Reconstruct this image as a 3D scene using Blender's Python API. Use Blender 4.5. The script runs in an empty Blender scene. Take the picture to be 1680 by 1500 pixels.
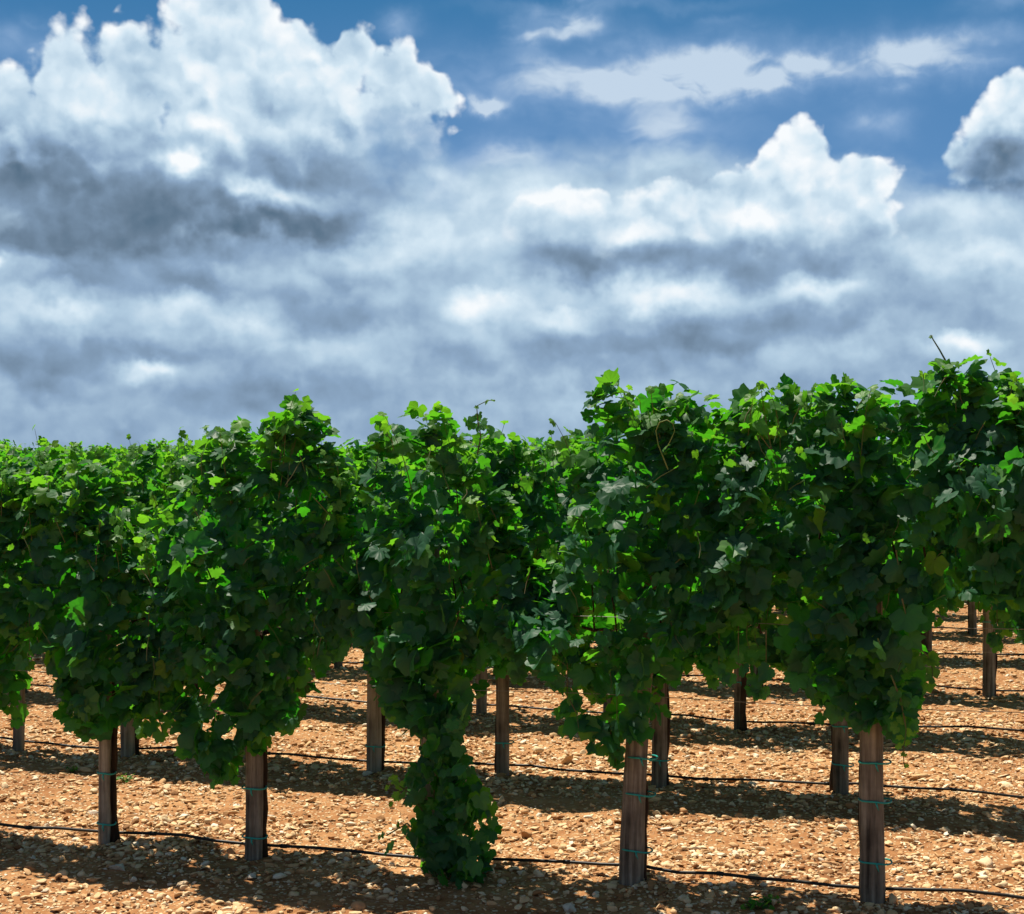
import bpy, math, random
import numpy as np
from math import sin, cos, tan, atan, atan2, radians, pi, sqrt

# ------------------------------------------------------------------ camera, world, sun, exposure
S = bpy.context.scene
COL = S.collection
F, EYE = 2600.0, 1.9                      # focal length in photo pixels (1680 wide), eye height in metres

cam_data = bpy.data.cameras.new('camera')
cam = bpy.data.objects.new('camera', cam_data)
COL.objects.link(cam)
cam_data.sensor_width = 36.0
cam_data.lens = 36.0 * F / 1680.0
cam_data.clip_start = 0.1
cam_data.clip_end = 6000.0
cam.location = (0, 0, EYE)
cam.rotation_euler = (radians(90.0) - atan(5.0 / F), 0, 0)
S.camera = cam

TH = radians(16.4)                        # rows run at this angle to the picture plane, nearer on the right
RU = (cos(TH), -sin(TH))                  # along a row
RN = (sin(TH), cos(TH))                   # across a row, away from the camera
ROW0, ROWSTEP = 7.138, 2.174              # distance of the first row straight ahead, distance between rows straight ahead

sv = (RN[0] * .26 - RU[0] * .34, RN[1] * .26 - RU[1] * .34, 1.0)
sl = sqrt(sum(c * c for c in sv))
SUN = tuple(c / sl for c in sv)
SUN_EL = math.asin(SUN[2])
SUN_AZ = atan2(SUN[0], SUN[1])

world = bpy.data.worlds.new('World')
S.world = world
world.use_nodes = True
wt = world.node_tree
wt.nodes.clear()
w_out = wt.nodes.new('ShaderNodeOutputWorld')
w_bg = wt.nodes.new('ShaderNodeBackground')
w_sky = wt.nodes.new('ShaderNodeTexSky')
w_sky.sky_type = 'NISHITA'
w_sky.sun_disc = False
w_sky.sun_elevation = SUN_EL
w_sky.sun_rotation = SUN_AZ
w_sky.air_density = 1.0
w_sky.dust_density = 0.6
wt.links.new(w_sky.outputs[0], w_bg.inputs[0])
w_bg.inputs[1].default_value = 0.05
wt.links.new(w_bg.outputs[0], w_out.inputs[0])

sun_data = bpy.data.lights.new('sun', 'SUN')
sun_data.energy = 5.0
sun_data.angle = radians(0.55)
sun_data.color = (1.0, 0.93, 0.80)
sun = bpy.data.objects.new('sun', sun_data)
COL.objects.link(sun)
sun.location = (SUN[0] * 60, SUN[1] * 60, SUN[2] * 60)
sun.rotation_euler = (math.acos(SUN[2]), 0, atan2(SUN[1], SUN[0]) + pi / 2)

S.view_settings.view_transform = 'Standard'
S.view_settings.look = 'None'
S.view_settings.gamma = 1.0
S.view_settings.exposure = 0.58
S.render.engine = 'CYCLES'
S.cycles.max_bounces = 6
S.cycles.diffuse_bounces = 3
S.cycles.glossy_bounces = 2
S.cycles.transmission_bounces = 4
S.cycles.transparent_max_bounces = 6
S.cycles.caustics_reflective = False
S.cycles.caustics_refractive = False
S.cycles.use_denoising = True

rng = np.random.default_rng(11)
random.seed(11)

# ------------------------------------------------------------------ helpers
def lin(r, g, b):
    f = lambda c: (c / 255 / 12.92) if c / 255 <= .04045 else ((c / 255 + .055) / 1.055) ** 2.4
    return (f(r), f(g), f(b))


def tag(o, label=None, cat=None, group=None, kind=None):
    if label: o['label'] = label
    if cat: o['category'] = cat
    if group: o['group'] = group
    if kind: o['kind'] = kind
    return o


def link(o, parent=None):
    COL.objects.link(o)
    if parent is not None:
        o.parent = parent
    return o


def mesh_obj(name, verts, faces, mat, parent=None, smooth=True, attrs=None, mats=None, mat_idx=None):
    me = bpy.data.meshes.new(name)
    verts = np.asarray(verts, np.float32)
    me.vertices.add(len(verts))
    me.vertices.foreach_set('co', verts.ravel())
    if isinstance(faces, np.ndarray):
        n, k = faces.shape
        me.loops.add(n * k)
        me.loops.foreach_set('vertex_index', faces.ravel().astype(np.int32))
        me.polygons.add(n)
        me.polygons.foreach_set('loop_start', np.arange(0, n * k, k, dtype=np.int32))
        me.polygons.foreach_set('loop_total', np.full(n, k, dtype=np.int32))
    else:
        fl = [i for f in faces for i in f]
        tot = np.array([len(f) for f in faces], np.int32)
        me.loops.add(len(fl))
        me.loops.foreach_set('vertex_index', np.array(fl, np.int32))
        me.polygons.add(len(faces))
        me.polygons.foreach_set('loop_start', np.concatenate([[0], np.cumsum(tot)[:-1]]).astype(np.int32))
        me.polygons.foreach_set('loop_total', tot)
    me.update(calc_edges=True)
    for m in (mats or [mat]):
        me.materials.append(m)
    if mat_idx is not None:
        me.polygons.foreach_set('material_index', np.asarray(mat_idx, np.int32))
    if smooth:
        me.polygons.foreach_set('use_smooth', np.ones(len(me.polygons), bool))
    for an, av in (attrs or {}).items():
        a = me.attributes.new(an, 'FLOAT', 'POINT')
        a.data.foreach_set('value', np.asarray(av, np.float32))
    o = bpy.data.objects.new(name, me)
    return link(o, parent)


def tube(path, radii, seg=8, jitter=0.0, cap=True, r=None):
    """A tube along a path: returns verts, faces (mixed n-gons as lists)."""
    r = r or random
    P = [np.array(p, float) for p in path]
    V, Fc = [], []
    ref = np.array([0.31, 0.92, 0.22])
    for i, p in enumerate(P):
        a = P[max(i - 1, 0)]; b = P[min(i + 1, len(P) - 1)]
        t = b - a; t /= (np.linalg.norm(t) + 1e-9)
        x = np.cross(t, ref); nx = np.linalg.norm(x)
        if nx < .05:
            x = np.cross(t, [1, 0, 0]); nx = np.linalg.norm(x)
        x /= nx; y = np.cross(t, x)
        rad = radii[i] if hasattr(radii, '__len__') else radii
        for k in range(seg):
            an = 2 * pi * k / seg
            q = rad * (1 + (r.uniform(-jitter, jitter) if jitter else 0))
            V.append(p + q * (cos(an) * x + sin(an) * y))
    for i in range(len(P) - 1):
        for k in range(seg):
            a = i * seg + k; b = i * seg + (k + 1) % seg
            Fc.append([a, b, b + seg, a + seg])
    if cap:
        Fc.append(list(range(seg))[::-1])
        Fc.append([(len(P) - 1) * seg + k for k in range(seg)])
    return V, Fc


def merge(parts):
    V, Fc, off = [], [], 0
    for v, f in parts:
        V.extend(v)
        Fc.extend([[i + off for i in q] for q in f])
        off += len(v)
    return V, Fc


def row_point(row, x_px):
    """Plan position of the point of a row that lies in the direction of photo column x_px, and its distance along the row."""
    k = (x_px - 840.0) / F
    d = ROW0 + row * ROWSTEP
    t = k * d / (RU[0] - k * RU[1])
    return t * RU[0], d + t * RU[1], t


# ------------------------------------------------------------------ node helper
class G:
    """A tiny expression builder on a node tree."""
    def __init__(self, tree):
        self.t = tree
        self.dims = '3D'

    def put(self, sock, v):
        if isinstance(v, bpy.types.NodeSocket):
            self.t.links.new(v, sock)
        else:
            sock.default_value = v

    def m(self, op, a, b=None, c=None, clamp=False):
        n = self.t.nodes.new('ShaderNodeMath'); n.operation = op; n.use_clamp = clamp
        for i, v in enumerate((a, b, c)):
            if v is not None:
                self.put(n.inputs[i], v)
        return n.outputs[0]

    def v(self, op, a, b=None, c=None, out=0):
        n = self.t.nodes.new('ShaderNodeVectorMath'); n.operation = op
        for i, q in enumerate((a, b, c)):
            if q is not None:
                self.put(n.inputs[i], q)
        return n.outputs[out]

    def noise(self, vec, scale, detail=4, rough=.55, lac=2.0, dist=0.0, dims=None):
        n = self.t.nodes.new('ShaderNodeTexNoise'); n.noise_dimensions = dims or self.dims
        self.put(n.inputs['Vector'], vec)
        n.inputs['Scale'].default_value = scale
        n.inputs['Detail'].default_value = detail
        n.inputs['Roughness'].default_value = rough
        n.inputs['Lacunarity'].default_value = lac
        n.inputs['Distortion'].default_value = dist
        return n

    def voro(self, vec, scale, detail=0, rough=.5, feature='F1', smooth=.3):
        n = self.t.nodes.new('ShaderNodeTexVoronoi'); n.voronoi_dimensions = self.dims; n.feature = feature
        self.put(n.inputs['Vector'], vec)
        n.inputs['Scale'].default_value = scale
        n.inputs['Detail'].default_value = detail
        n.inputs['Roughness'].default_value = rough
        if feature == 'SMOOTH_F1':
            n.inputs['Smoothness'].default_value = smooth
        n.normalize = False
        return n

    def smooth(self, x, a, b, lo=0.0, hi=1.0):
        n = self.t.nodes.new('ShaderNodeMapRange'); n.interpolation_type = 'SMOOTHSTEP'
        self.put(n.inputs[0], x)
        n.inputs[1].default_value = a; n.inputs[2].default_value = b
        n.inputs[3].default_value = lo; n.inputs[4].default_value = hi
        return n.outputs[0]

    def ramp(self, x, stops, interp='LINEAR'):
        n = self.t.nodes.new('ShaderNodeValToRGB'); cr = n.color_ramp; cr.interpolation = interp
        self.put(n.inputs[0], x)
        while len(cr.elements) < len(stops):
            cr.elements.new(0.5)
        for e, (p, c) in zip(cr.elements, stops):
            e.position = p; e.color = (*c, 1.0)
        return n.outputs[0]

    def mix(self, fac, a, b, kind='MIX'):
        n = self.t.nodes.new('ShaderNodeMix'); n.data_type = 'RGBA'; n.blend_type = kind
        self.put(n.inputs[0], fac)
        for s, q in ((n.inputs[6], a), (n.inputs[7], b)):
            self.put(s, q if isinstance(q, bpy.types.NodeSocket) else (*q, 1.0))
        return n.outputs[2]


def new_mat(name):
    m = bpy.data.materials.new(name)
    m.use_nodes = True
    t = m.node_tree
    t.nodes.clear()
    out = t.nodes.new('ShaderNodeOutputMaterial')
    return m, t, G(t), out


def principled(t, out, rough=.8, spec=.2):
    p = t.nodes.new('ShaderNodeBsdfPrincipled')
    p.inputs['Roughness'].default_value = rough
    p.inputs['Specular IOR Level'].default_value = spec
    t.links.new(p.outputs[0], out.inputs[0])
    return p


# ------------------------------------------------------------------ sky: a distant dome section with blue air and clouds
def uv_of(x, y):
    k, m = (x - 840) / F, (745 - y) / F
    az = atan(k)
    return az * 26, atan(m * cos(az)) * 26


def sky_material():
    m, t, g, out = new_mat('sky_air_and_clouds')
    g.dims = '2D'
    geo = t.nodes.new('ShaderNodeNewGeometry')
    d = g.v('NORMALIZE', g.v('SUBTRACT', geo.outputs['Position'], (0, 0, EYE)))
    sep = t.nodes.new('ShaderNodeSeparateXYZ'); t.links.new(d, sep.inputs[0])
    U = g.m('MULTIPLY', g.m('ARCTAN2', sep.outputs[0], sep.outputs[1]), 26.0)
    V = g.m('MULTIPLY', g.m('ARCSINE', sep.outputs[2]), 26.0)
    cmb = t.nodes.new('ShaderNodeCombineXYZ')
    t.links.new(U, cmb.inputs[0]); t.links.new(V, cmb.inputs[1])
    P = cmb.outputs[0]

    def warp(amount, scale, detail, seed):
        n = g.noise(g.v('ADD', P, (seed, seed * 1.7, 0)), scale, detail, .55)
        return g.v('MULTIPLY_ADD', g.v('SUBTRACT', n.outputs['Color'], (.5, .5, .5)), (amount, amount, 0), P)

    Pw = warp(.62, .9, 4, 3.1)           # lumpy edges of the heaps
    Ps = warp(.95, .9, 4, 9.4)            # soft interior wandering

    def ellipses(lst, pos):
        cur = None
        for (x, y, rx, ry) in lst:
            cu, cv = uv_of(x, y); ru, rv = rx / 100, ry / 100
            l = g.v('LENGTH', g.v('MULTIPLY_ADD', pos, (1 / ru, 1 / rv, 0), (-cu / ru, -cv / rv, 0)), out=1)
            cur = l if cur is None else g.m('SMOOTH_MIN', cur, l, .18)
        return g.m('SUBTRACT', 1.0, cur)

    def gausses(lst, pos, base):
        cur = base
        for (x, y, rx, ry, a) in lst:
            cu, cv = uv_of(x, y); ru, rv = rx / 100, ry / 100
            q = g.v('MULTIPLY_ADD', pos, (1 / ru, 1 / rv, 0), (-cu / ru, -cv / rv, 0))
            e = g.m('POWER', .36788, g.v('DOT_PRODUCT', q, q, out=1))
            cur = g.m('MULTIPLY_ADD', e, a, cur)
        return cur

    # billows: rounded heads at several sizes, and their lit side
    def billow(pos):
        a = g.voro(pos, .95, 2.5, .5, 'SMOOTH_F1', .6).outputs['Distance']
        return g.m('SUBTRACT', .55, a)
    Pb = warp(.45, 1.5, 5, 17.0)
    B0 = billow(Pb)
    B1 = billow(g.v('ADD', Pb, (.10, .20, 0)))
    relief = g.m('SUBTRACT', B0, B1)
    knobs = g.m('SUBTRACT', .42, g.voro(warp(.20, 2.0, 3, 23.0), 1.8, 1.6, .5, 'SMOOTH_F1', .3).outputs['Distance'])

    fine = g.noise(g.v('MULTIPLY', P, (1, 1.15, 1)), 2.2, 7, .6).outputs[0]
    fine0 = g.m('SUBTRACT', fine, .5)
    str_ = g.noise(g.v('MULTIPLY', Ps, (.68, 1.0, 1)), .85, 3, .45).outputs[0]
    str0 = g.m('SUBTRACT', str_, .5)
    cot0 = g.m('SUBTRACT', g.noise(g.v('MULTIPLY', warp(.5, 1.2, 4, 51.0), (.8, 1.1, 1)), 1.35, 3, .5).outputs[0], .5)

    # blue air
    air = g.ramp(g.m('DIVIDE', V, 9.0), [(0.0, lin(140, 170, 208)), (.30, lin(122, 163, 210)), (.52, lin(92, 140, 190)),
                                         (.66, lin(82, 133, 184)), (.80, lin(62, 122, 172)), (1.0, lin(50, 112, 162))])

    # high thin streaks
    ci_mask = gausses([(1010, 130, 270, 44, 1.0), (1150, 135, 110, 26, .25), (1330, 114, 130, 24, .75), (1430, 108, 170, 34, .5), (1180, 110, 220, 60, .25),
                       (1560, 85, 130, 30, .55), (1080, 215, 85, 42, .72), (845, 265, 75, 42, .6),
                       (750, 280, 160, 40, .35), (1435, 200, 50, 22, .45), (1430, 225, 45, 30, .25), (40, 75, 70, 28, .45),
                       (1000, 8, 190, 12, .28), (1190, 38, 40, 10, .2), (1640, 5, 60, 18, .35), (655, 45, 36, 20, .55),
                       (930, 36, 55, 22, 1.0), (868, 55, 34, 20, .7), (985, 45, 25, 18, .4), (800, 172, 34, 13, .95), (1200, 240, 180, 40, .2)], warp(.7, 1.0, 5, 31.0), 0.0)
    ci_n = g.noise(g.v('MULTIPLY', warp(.8, .8, 3, 5.5), (.45, 1.3, 1)), 1.5, 3.5, .5).outputs[0]
    ci = g.m('MULTIPLY', ci_mask, g.smooth(ci_n, .25, .68, .45, 1.15), clamp=True)
    ci_c = g.mix(g.smooth(ci, .35, .95), lin(158, 188, 224), lin(200, 218, 236))
    col = g.mix(g.m('MULTIPLY', ci, .93), air, ci_c)

    # lit and shaded parts painted into the cloud colour, on a soft wander
    Lg = [  # big heap, left
        (190, 322, 320, 84, -.29), (120, 398, 330, 42, -.25), (40, 265, 130, 55, -.24), (470, 372, 180, 20, -.28), (430, 275, 110, 42, -.16),
        (230, 225, 90, 30, -.12), (330, 345, 150, 40, -.10), (560, 300, 120, 60, -.14), (650, 290, 80, 70, -.10), (250, 160, 40, 60, -.08),
        (470, 165, 60, 20, -.10), (30, 100, 40, 80, -.08),
        (297, 266, 34, 24, .50), (400, 312, 46, 20, .42), (330, 185, 60, 28, .12), (480, 325, 80, 18, .20), (110, 190, 40, 35, .08), (600, 245, 40, 25, .1),
        # right heap
        (950, 440, 130, 28, -.24), (1000, 420, 180, 30, -.08), (1150, 300, 60, 25, -.10), (1290, 370, 50, 40, -.08), (1180, 440, 120, 30, -.14), (1330, 430, 150, 30, -.12),
        (1320, 258, 70, 46, .10), (1190, 345, 170, 55, .02), (1250, 395, 180, 40, -.10), (1420, 375, 60, 40, -.04), (1100, 330, 90, 26, .06), (1420, 330, 50, 40, .12), (1260, 372, 36, 20, .08), (940, 332, 85, 18, .12), (1050, 392, 28, 18, .22), (1345, 300, 70, 50, .05),
        # right edge heap
        (1650, 282, 115, 36, -.42), (1680, 240, 90, 36, -.28), (1655, 185, 60, 26, .1),
        # deck below
        (170, 468, 190, 30, -.18), (620, 445, 90, 22, -.12), (560, 522, 130, 30, -.17), (250, 572, 170, 20, -.13), (50, 600, 110, 28, -.16), (430, 492, 90, 18, -.08),
        (1240, 538, 300, 36, -.17), (1090, 555, 160, 22, -.12), (900, 590, 220, 18, -.08), (420, 640, 330, 30, -.10), (1180, 610, 280, 24, -.06), (1560, 480, 120, 40, -.10),
        (1450, 430, 100, 40, -.04),
        (790, 503, 46, 22, .20), (915, 530, 60, 22, .24), (395, 540, 50, 22, .20), (330, 500, 60, 20, .16), (240, 608, 34, 16, .26), (228, 632, 26, 12, .18),
        (1582, 570, 44, 15, .24), (1330, 472, 46, 16, .20), (1080, 490, 170, 16, .16), (660, 405, 80, 40, .14), (30, 500, 70, 30, .14), (120, 520, 50, 18, .14),
        (900, 650, 140, 20, .10), (1420, 560, 60, 22, .12), (1630, 430, 50, 24, .14), (0, 428, 22, 10, .4), (700, 560, 200, 20, .05), (600, 600, 160, 16, .04)]
    L = gausses(Lg, Ps, 0.0)

    def puffs(lst, pos, base):
        cur = base
        for (x, y, rx, ry, a, b) in lst:
            cu, cv = uv_of(x, y); ru, rv = rx / 100, ry / 100
            q = g.v('MULTIPLY_ADD', pos, (1 / ru, 1 / rv, 0), (-cu / ru, -cv / rv, 0))
            msk = g.smooth(g.v('LENGTH', q, out=1), 1.0, .42)
            h = g.m('MULTIPLY_ADD', g.v('DOT_PRODUCT', q, (0, 1, 0), out=1), b * .9, a * .75)
            cur = g.m('MULTIPLY_ADD', msk, h, cur)
        return cur
    Pp = warp(.55, 1.7, 5, 41.0)
    L = puffs([(120, 500, 120, 42, .06, .16), (300, 515, 110, 40, .08, .16), (400, 560, 130, 45, .06, .14), (560, 455, 120, 48, .04, .18), (660, 395, 110, 60, .10, .14),
               (800, 510, 95, 45, .16, .20), (915, 540, 85, 40, .10, .18), (240, 620, 70, 34, .14, .14), (720, 320, 90, 55, .10, .14), (900, 350, 120, 50, .10, .20),
               (1060, 400, 90, 45, .06, .2), (1255, 385, 80, 48, .12, .18), (1340, 480, 95, 38, .10, .16), (1460, 425, 110, 45, .04, .15), (1610, 440, 100, 50, .08, .16),
               (1580, 575, 90, 34, .16, .16), (1120, 505, 140, 40, .06, .16), (500, 590, 130, 36, .02, .12), (980, 615, 130, 34, .02, .10), (1330, 600, 150, 36, .02, .10),
               (60, 440, 110, 36, .06, .16), (330, 450, 120, 36, -.02, .16), (1560, 350, 110, 40, .08, .14), (760, 640, 130, 32, .03, .08), (90, 640, 130, 30, .0, .1)], Pp, L)

    # deck of softer cloud filling the lower sky
    deck_top = g.m('MULTIPLY_ADD', str0, 2.2, V)
    deck_line = gausses([(760, 330, 220, 200, .55), (250, 300, 330, 200, 1.0), (1150, 300, 260, 200, .6), (1560, 300, 140, 300, -.05)], P, 4.15)
    deck_a = g.smooth(g.m('SUBTRACT', deck_line, deck_top), -.55, .55)
    deck_L = g.m('ADD', g.m('MULTIPLY_ADD', str0, .16, g.m('MULTIPLY_ADD', g.m('MULTIPLY', cot0, g.smooth(V, .2, 3.6, .45, 1.0)), .27, g.m('MULTIPLY_ADD', fine0, .05, g.m('MULTIPLY_ADD', relief, .13, .64)))), L)
    deck_L = g.m('ADD', deck_L, g.m('MULTIPLY', g.smooth(V, .2, 4.2, -.10, .08), 1.0))

    # heaped clouds with crisp heads
    heaps_a = [(170, 185, 110, 80), (110, 150, 75, 118), (20, 210, 80, 105), (215, 112, 110, 82), (345, 95, 100, 90), (330, 20, 62, 70), (390, 30, 80, 85),
               (470, 90, 80, 80), (520, 140, 90, 80), (575, 95, 50, 66), (640, 130, 62, 70), (700, 150, 62, 52), (620, 210, 120, 90), (400, 220, 260, 140),
               (160, 290, 340, 128), (380, 330, 300, 82), (620, 320, 130, 60)]
    heaps_b = [(1318, 258, 66, 62), (1385, 300, 82, 62), (1265, 292, 76, 56), (1345, 330, 110, 70), (1205, 320, 90, 55), (1110, 350, 110, 62), (985, 372, 190, 62),
               (1425, 345, 52, 34), (1436, 372, 44, 34), (1290, 400, 190, 95), (900, 350, 90, 38)]
    heaps_c = [(1685, 228, 112, 86), (1632, 266, 104, 44), (1690, 160, 56, 50)]
    ea = ellipses(heaps_a + heaps_b + heaps_c, Pw)
    e = g.m('MULTIPLY_ADD', knobs, .42, g.m('MULTIPLY_ADD', fine0, .20, g.m('MULTIPLY_ADD', B0, .18, ea)))
    heap_a = g.smooth(e, -.07, .19)
    core = g.smooth(ea, .0, .6)
    heap_L = g.m('ADD', g.m('MULTIPLY_ADD', knobs, .06, g.m('ADD', .87, L)), g.m('MULTIPLY', relief, .36))
    heap_L = g.m('ADD', heap_L, g.m('MULTIPLY', fine0, .07))
    heap_L = g.m('ADD', heap_L, g.m('MULTIPLY_ADD', core, -.16, .10))
    heap_L = g.m('MULTIPLY_ADD', str0, .18, heap_L)
    # lower flanks of the heaps melt into the deck
    line = gausses([(150, 300, 330, 500, .70), (690, 250, 110, 500, 1.55), (540, 300, 90, 500, .75), (1700, 300, 110, 500, .75)], P, 3.05)
    melt = g.smooth(g.m('SUBTRACT', g.m('MULTIPLY_ADD', str0, 1.5, g.m('MULTIPLY_ADD', B0, .8, V)), line), -.35, 1.0)
    heap_a = g.m('MULTIPLY', heap_a, melt)

    stops = [(0.0, lin(52, 84, 108)), (.12, lin(70, 99, 122)), (.30, lin(106, 128, 150)), (.50, lin(141, 168, 197)), (.66, lin(177, 203, 224)),
             (.82, lin(212, 231, 244)), (1.0, lin(248, 252, 255))]
    c_deck = g.ramp(deck_L, stops)
    c_heap = g.ramp(heap_L, stops)
    col = g.mix(deck_a, col, c_deck)
    col = g.mix(heap_a, col, c_heap)
    em = t.nodes.new('ShaderNodeEmission')
    t.links.new(col, em.inputs[0])
    em.inputs[1].default_value = 0.67
    t.links.new(em.outputs[0], out.inputs[0])
    m.cycles.emission_sampling = 'NONE'
    return m


def build_sky():
    R = 2600.0
    az = np.radians(np.linspace(-80, 80, 81)); el = np.radians(np.linspace(-4, 46, 31))
    A, E = np.meshgrid(az, el)
    V = np.stack([R * np.sin(A) * np.cos(E), R * np.cos(A) * np.cos(E), R * np.sin(E) + EYE], -1).reshape(-1, 3)
    n = len(az)
    i, j = np.meshgrid(np.arange(n - 1), np.arange(len(el) - 1))
    a = (j * n + i).ravel()
    Fc = np.stack([a, a + n, a + n + 1, a + 1], 1)
    o = mesh_obj('sky', V, Fc, sky_material())
    tag(o, kind='structure')


build_sky()


# ------------------------------------------------------------------ ground
def value_noise(x, y, seed, scale):
    """Smooth pseudo-random height field."""
    r = np.random.default_rng(seed)
    tab = r.random((64, 64))
    x = np.asarray(x) * scale; y = np.asarray(y) * scale
    xi = np.floor(x).astype(int); yi = np.floor(y).astype(int)
    fx = x - xi; fy = y - yi
    fx = fx * fx * (3 - 2 * fx); fy = fy * fy * (3 - 2 * fy)
    q = lambda i, j: tab[i % 64, j % 64]
    return (q(xi, yi) * (1 - fx) + q(xi + 1, yi) * fx) * (1 - fy) + (q(xi, yi + 1) * (1 - fx) + q(xi + 1, yi + 1) * fx) * fy


def ground_z(x, y):
    x = np.asarray(x, float); y = np.asarray(y, float)
    near = np.clip(1.4 - np.hypot(x, y) / 40.0, 0, 1)
    return near * ((value_noise(x, y, 1, 1.1) - .5) * .05 + (value_noise(x, y, 2, 3.7) - .5) * .022 + (value_noise(x, y, 3, 10.0) - .5) * .014)


def soil_material():
    m, t, g, out = new_mat('stony_red_soil')
    p = principled(t, out, .95, .12)
    tc = t.nodes.new('ShaderNodeTexCoord')
    pos = tc.outputs['Object']
    n1 = g.noise(pos, .9, 6, .6).outputs[0]
    n2 = g.noise(pos, 11.0, 5, .65).outputs[0]
    base = g.ramp(g.m('MULTIPLY_ADD', n2, .5, g.m('MULTIPLY', n1, .5)),
                  [(.30, (.14, .057, .023)), (.46, (.30, .135, .053)), (.60, (.45, .24, .103)), (.8, (.57, .38, .19))])
    vc = g.voro(g.v('MULTIPLY_ADD', g.v('SUBTRACT', g.noise(pos, 20, 2).outputs['Color'], (.5, .5, .5)), (.03, .03, 0), pos), 42.0)
    sel = t.nodes.new('ShaderNodeSeparateColor'); t.links.new(vc.outputs['Color'], sel.inputs[0])
    peb = g.m('MULTIPLY', g.smooth(vc.outputs['Distance'], .42, .34), g.smooth(sel.outputs[0], .30, .38))
    pcol = g.ramp(sel.outputs[1], [(0, (.38, .22, .11)), (.5, (.56, .39, .21)), (1, (.72, .58, .38))])
    col = g.mix(peb, base, pcol)
    # green fields far beyond the vineyard
    far = g.smooth(g.m('ADD', g.v('LENGTH', pos, out=1), g.m('MULTIPLY', g.noise(pos, .05, 3).outputs[0], 30.0)), 52, 70)
    col = g.mix(far, col, g.ramp(n1, [(.35, (.022, .055, .014)), (.65, (.05, .09, .025))]))
    t.links.new(col, p.inputs['Base Color'])
    b = t.nodes.new('ShaderNodeBump'); b.inputs['Strength'].default_value = .9; b.inputs['Distance'].default_value = .02
    hgt = g.m('ADD', g.m('MULTIPLY', peb, .5), n2)
    t.links.new(hgt, b.inputs['Height'])
    t.links.new(b.outputs[0], p.inputs['Normal'])
    return m


def build_ground():
    def axis(lo, hi, fine, far_lo, far_hi):
        mid = list(np.arange(lo, hi, fine))
        a = []; q = lo; s = fine
        while q > far_lo:
            s *= 1.35; q -= s; a.append(q)
        c = []; q = mid[-1]; s = fine
        while q < far_hi:
            s *= 1.35; q += s; c.append(q)
        return np.array(a[::-1] + mid + c)
    xs = axis(-6, 6, .06, -2500, 2500); ys = axis(4.5, 17, .06, -600, 2590)
    X, Y = np.meshgrid(xs, ys)
    V = np.stack([X, Y, ground_z(X, Y)], -1).reshape(-1, 3)
    n = len(xs)
    i, j = np.meshgrid(np.arange(n - 1), np.arange(len(ys) - 1))
    a = (j * n + i).ravel()
    o = mesh_obj('ground', V, np.stack([a, a + 1, a + n + 1, a + n], 1), soil_material())
    tag(o, kind='structure')


build_ground()


def stone_material(name, pale=0.0):
    m, t, g, out = new_mat(name)
    p = principled(t, out, .88, .25)
    geo = t.nodes.new('ShaderNodeNewGeometry')
    rnd = geo.outputs['Random Per Island']
    tc = t.nodes.new('ShaderNodeTexCoord')
    n = g.noise(tc.outputs['Object'], 30.0, 5, .65).outputs[0]
    base = g.ramp(rnd, [(0, (.20, .095, .036)), (.13, (.42, .21, .087)), (.38, (.63, .385, .185)), (.68, (.74, .52, .285)), (.92, (.78, .62, .40)), (1.0, (.80, .71, .56))])
    if pale:
        base = g.mix(pale, base, (.72, .66, .57))
    col = g.mix(g.smooth(n, .45, .75, 0, .5), base, (.36, .18, .08))
    t.links.new(col, p.inputs['Base Color'])
    b = t.nodes.new('ShaderNodeBump'); b.inputs['Strength'].default_value = .5; b.inputs['Distance'].default_value = .01
    t.links.new(n, b.inputs['Height']); t.links.new(b.outputs[0], p.inputs['Normal'])
    return m


def ico(sub):
    ph = (1 + 5 ** .5) / 2
    v = [(-1, ph, 0), (1, ph, 0), (-1, -ph, 0), (1, -ph, 0), (0, -1, ph), (0, 1, ph), (0, -1, -ph), (0, 1, -ph), (ph, 0, -1), (ph, 0, 1), (-ph, 0, -1), (-ph, 0, 1)]
    f = [(0, 11, 5), (0, 5, 1), (0, 1, 7), (0, 7, 10), (0, 10, 11), (1, 5, 9), (5, 11, 4), (11, 10, 2), (10, 7, 6), (7, 1, 8), (3, 9, 4), (3, 4, 2), (3, 2, 6), (3, 6, 8), (3, 8, 9), (4, 9, 5), (2, 4, 11), (6, 2, 10), (8, 6, 7), (9, 8, 1)]
    v = [np.array(q) / np.linalg.norm(q) for q in v]
    for _ in range(sub):
        cache = {}; nf = []
        def mid(a, b):
            k = (min(a, b), max(a, b))
            if k not in cache:
                q = v[a] + v[b]; v.append(q / np.linalg.norm(q)); cache[k] = len(v) - 1
            return cache[k]
        for a, b, c in f:
            ab, bc, ca = mid(a, b), mid(b, c), mid(c, a)
            nf += [(a, ab, ca), (b, bc, ab), (c, ca, bc), (ab, bc, ca)]
        f = nf
    return np.array(v), np.array(f, np.int32)


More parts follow.
